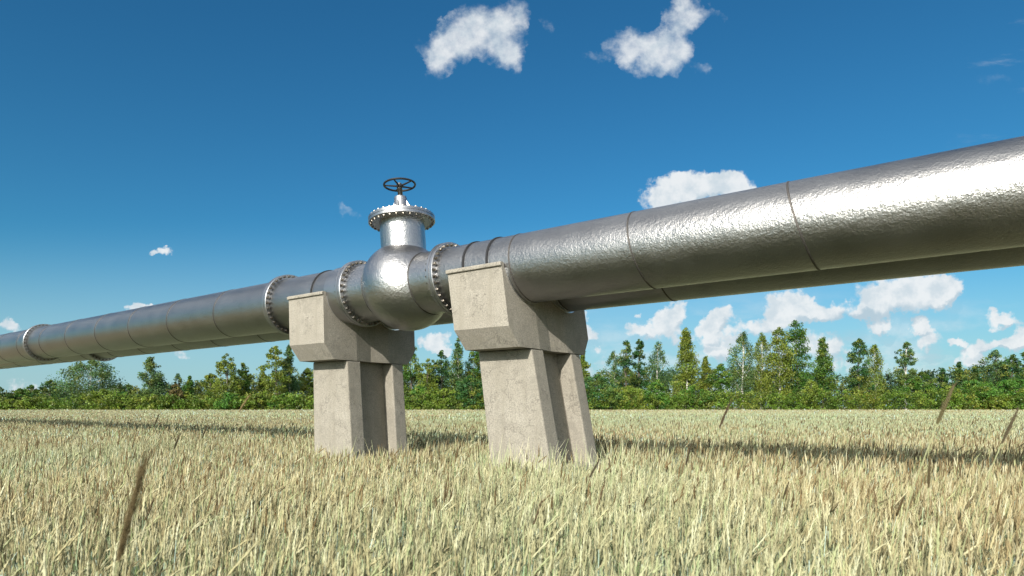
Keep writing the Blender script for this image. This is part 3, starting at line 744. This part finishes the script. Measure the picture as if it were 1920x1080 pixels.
T_ = [
 (-4, 724, 40, 'round', DK, 'leafy_tree', 'dark leafy tree cut off by the left edge of the view', .1),
 (38, 728, 34, 'round', GR, 'leafy_tree', 'low leafy tree second from the left edge', .12),
 (60, 722, 34, 'round', GR, 'leafy_tree', 'rounded green tree just left of the dark pointed one', .12),
 (95, 712, 46, 'round', DK, 'leafy_tree', 'dark green tree with a small pointed top left of the big birch', .05),
 (168, 674, 116, 'round', BL, 'birch_tree', 'big wide grey-green birch whose top meets the pipeline, left', .15),
 (225, 720, 26, 'cone', GR, 'leafy_tree', 'narrow young tree right beside the big birch', .2),
 (241, 721, 24, 'column', DK, 'leafy_tree', 'narrow dark tree between big birch and pointed poplar', .1),
 (284, 669, 62, 'cone', BL, 'poplar_tree', 'pointed green poplar reaching nearly up to the left pipeline', .15),
 (334, 700, 24, 'birch', BL, 'thin_tree', 'thin sparse tree in the gap right of the pointed poplar', .2),
 (356, 704, 30, 'cone', GR, 'leafy_tree', 'short pointed tree before the olive group, left part', .25),
 (394, 700, 48, 'round', OL, 'leafy_tree', 'olive-yellow rounded tree left of the tall one under the pipeline', .6),
 (425, 663, 44, 'column', OL, 'leafy_tree', 'tall olive tree with a flat bushy top under the pipeline', .4),
 (455, 680, 40, 'round', GR, 'leafy_tree', 'green tree filling in right of the tall olive tree', .35),
 (494, 690, 34, 'cone', OL, 'leafy_tree', 'shorter olive tree in front of the twin-topped group', .5),
 (517, 648, 44, 'column', OL, 'leafy_tree', 'tall olive tree left of the farther pier, left one of the twin tops', .4),
 (543, 645, 36, 'cone', BL, 'birch_tree', 'tall narrow grey-green birch, right one of the twin tops', .1),
 (576, 690, 40, 'round', OL, 'leafy_tree', 'tree half hidden behind the farther pier leg', .4),
 (640, 680, 60, 'round', GR, 'leafy_tree', 'tree behind the farther pier, seen only between its parts', .3),
 (700, 680, 60, 'round', GR, 'leafy_tree', 'tree hidden mostly behind the farther pier columns', .3),
 (770, 645, 40, 'column', GR, 'leafy_tree', 'tall tree just right of the farther pier', .3),
 (803, 672, 36, 'round', OL, 'leafy_tree', 'mid-height olive tree between the piers', .4),
 (828, 657, 38, 'round', DK, 'leafy_tree', 'round-topped dark tree in the middle of the gap between the piers', .15),
 (859, 632, 36, 'cone', BL, 'birch_tree', 'tallest narrow tree between the two piers', .15),
 (890, 652, 46, 'column', GR, 'leafy_tree', 'tree touching the left side of the nearer pier', .35),
 (955, 670, 60, 'round', GR, 'leafy_tree', 'tree hidden behind the legs of the nearer pier', .3),
 (1030, 672, 60, 'round', GR, 'leafy_tree', 'tree showing through between legs of the nearer pier', .3),
 (1094, 658, 38, 'cone', OL, 'leafy_tree', 'pointed olive tree just right of the nearer pier', .45),
 (1151, 656, 30, 'birch', BL, 'birch_tree', 'grey-green thin tree, leftmost of the four-topped group', .2),
 (1174, 638, 28, 'column', DK, 'aspen_tree', 'dark thin-topped tree, second of the four-topped group', .2),
 (1198, 635, 26, 'column', DK, 'aspen_tree', 'dark narrow tree, third and tallest of the four-topped group', .1),
 (1232, 640, 44, 'birch', BL, 'birch_tree', 'airy forked tree closing the four-topped group on its right', .1),
 (1285, 614, 60, 'cone', OL, 'birch_tree', 'big cone-shaped olive birch standing out alone right of the nearer pier', .45),
 (1324, 667, 36, 'cone', OL, 'leafy_tree', 'small pointed yellowish tree right of the big cone-shaped birch', .5),
 (1352, 682, 40, 'round', GR, 'leafy_tree', 'low dark tree in the dip before the tall birch group', .2),
 (1394, 621, 48, 'birch', BL, 'birch_tree', 'airy weeping birch on the left of the tall birch group', .25),
 (1428, 624, 40, 'birch', OL, 'birch_tree', 'slim light birch, second of the tall birch group', .4),
 (1460, 613, 56, 'column', OL, 'birch_tree', 'yellowish birch with white branches, third of the tall birch group', .6),
 (1491, 601, 52, 'column', GR, 'poplar_tree', 'tallest dark green tree of the whole line, windswept top', .05),
 (1543, 631, 50, 'cone', GR, 'spruce_tree', 'pointed dark tree standing free right of the tallest tree', .2),
 (1610, 634, 38, 'column', DK, 'leafy_tree', 'dark slender tree, left of the joined pair', .15),
 (1640, 645, 42, 'birch', OL, 'birch_tree', 'airy light tree, right of the joined pair', .3),
 (1699, 641, 34, 'column', BL, 'birch_tree', 'slim birch with a bare white trunk standing alone', .15),
 (1726, 697, 52, 'round', GR, 'leafy_tree', 'round bright green tree right of the white-trunked birch', .15),
 (1766, 690, 36, 'cone', DK, 'spruce_tree', 'small distant dark pointed tree left of the blue-green one', .1),
 (1797, 678, 42, 'cone', DK, 'spruce_tree', 'blue-green conifer before the right-hand wood', .0),
 (1830, 686, 34, 'cone', DK, 'spruce_tree', 'small dark conifer in the right-hand wood', .1),
 (1866, 656, 56, 'column', BL, 'leafy_tree', 'tall rounded tree rising over the right-hand bushes', .15),
 (1899, 664, 36, 'round', DK, 'leafy_tree', 'dark round-headed tree next to the right edge', .1),
 (1924, 657, 36, 'column', GR, 'leafy_tree', 'tree cut off by the right edge of the view', .2),
]
for i, (x, yt, w, kd, c, nm, lb, yl) in enumerate(T_):
    d = 141 + (i * 37 % 11) - 3
    tree(nm, x, yt, w, d, kd, c, lb, 100 + i, yel=yl, birch=('birch' in nm), group=TG, dens=1.0 if kd == 'birch' else 1.0,
         bare=.30 if x == 1699 else .07, leaf=.155 if kd == 'birch' else .185)
# bushes in front of the trees
BU = [
 (22, 748, 40, OL, 'light green bush at the foot of the left edge trees', .3), (72, 745, 56, OL, 'yellow-green bush in front of the dark pointed tree', .35),
 (196, 730, 60, OL, 'bright bush in front of the big birch', .35), (236, 735, 44, GR, 'green bush right of the big birch', .15),
 (285, 738, 56, OL, 'olive bush under the pointed poplar', .4), (329, 719, 26, (.10, .08, .03), 'brownish bush beside the thin tree', .0),
 (346, 734, 48, OL, 'yellow-green bush right of the brownish one', .4), (385, 742, 44, GR, 'dark bush under the olive group', .1),
 (432, 736, 60, GR, 'broad dark bush left of the yellow ear', .12), (486, 738, 56, OL, 'olive bush left of the farther pier', .3), (540, 736, 56, GR, 'green bush touching the farther pier', .2),
 (785, 722, 50, GR, 'green bush right of the farther pier', .2), (832, 728, 60, OL, 'lighter bush midway between the piers', .3), (880, 704, 66, DK, 'large dark bush left of the nearer pier', .05),
 (1122, 702, 88, DK, 'big round dark green bush right of the nearer pier', .03), (1182, 724, 66, OL, 'light green bush right of the big round one', .35),
 (1234, 712, 50, GR, 'green bush under the airy forked tree', .25), (1300, 722, 60, GR, 'bush under the big cone-shaped birch', .25),
 (1520, 712, 40, OL, 'yellowish bush between tallest tree and free conifer', .55),
 (1824, 712, 92, GR, 'large rounded green bush right of the leaning ear', .12), (1866, 738, 44, OL, 'yellow-green bush at the side of the large rounded bush', .55),
 (1904, 708, 66, GR, 'tall green bush at the right edge', .12), (1780, 722, 40, OL, 'light bush left of the large rounded bush', .35)]
for i, (x, yt, w, c, lb, yl) in enumerate(BU):
    tree('bush', x, yt, w, 114 + (i % 4), 'round', tuple(q * 1.3 for q in c), lb, 300 + i, yel=yl, bare=.0, cat='bush', group='bushes along the field edge', dens=1.5, leaf=.15)
# continuous thicket and far wood: masses nobody could count
def mass(name, x0, x1, dist, depth, top_fn, col, yel, n, seed, leaf, label, cat, crr=.9):
    rg = np.random.default_rng(seed); sc = dist / F_PX
    xp = x0 + (x1 - x0) * rg.random(n); yt = np.array([top_fn(v_) for v_ in xp]); Ht = EYE + (HOR - yt) * sc
    u = rg.random(n) ** .8; C = np.stack([(xp - 960) * sc, dist + depth * rg.random(n) - (1 - u) * .8, Ht * u], 1)
    cr = crr * (.6 + .7 * rg.random(n)); per = 26; idx = np.repeat(np.arange(n), per)
    g_ = unit(rg.normal(size=(len(idx), 3))) * (rg.random(len(idx)) ** .45)[:, None]
    P = C[idx] + g_ * cr[idx][:, None] * np.array([1, 1, .8]); P[:, 2] = np.clip(P[:, 2], .03, None)
    V, F = leaf_quads(P, leaf, rg); br = .38 + 1.0 * rg.random(n); yl = np.clip(rg.normal(size=n) * .3 + yel + .35 * np.sin(xp / 23.0) * np.sin(xp / 61.0), 0, 1)
    cc = np.array(col)[None] * br[:, None]; cc = cc * (1 - yl[:, None]) + np.array([.20, .21, .032]) * (yl * (.6 + .5 * br))[:, None]
    o = npmesh(name, V, F, np.repeat(cc[idx] * (.75 + .5 * rg.random(len(idx)))[:, None], 4, 0), M_LEAF)
    tag(o, label, cat, kind='stuff'); return o
def top_thicket(x):
    b_ = np.interp(x, [-60, 30, 120, 200, 300, 420, 560, 760, 900, 1080, 1200, 1290, 1420, 1600, 1780, 1840, 1980], [752, 750, 744, 742, 746, 744, 742, 740, 738, 744, 742, 744, 734, 735, 734, 732, 734])
    return b_ + 5 * math.sin(x / 13.0) + 3 * math.sin(x / 5.3 + 1)
mass('thicket', -60, 1985, 113, 4, top_thicket, (.095, .175, .018), .18, 3600, 500, .155, 'low continuous thicket of shrubs along the far edge of the field', 'thicket', .75)
def top_wood(x):
    b_ = np.interp(x, [-80, 30, 130, 240, 330, 480, 600, 900, 1120, 1300, 1370, 1500, 1600, 1700, 1800, 1900, 2000], [742, 738, 736, 726, 722, 706, 700, 700, 700, 690, 690, 698, 702, 706, 694, 688, 684])
    return b_ + 6 * math.sin(x / 9.0) * math.sin(x / 31.0) + 4 * math.sin(x / 3.7)
mass('far_wood', -90, 2010, 172, 14, top_wood, (.036, .082, .032), .12, 5200, 501, .32, 'dark green wood forming a continuous mass behind the single trees', 'wood', 1.35)
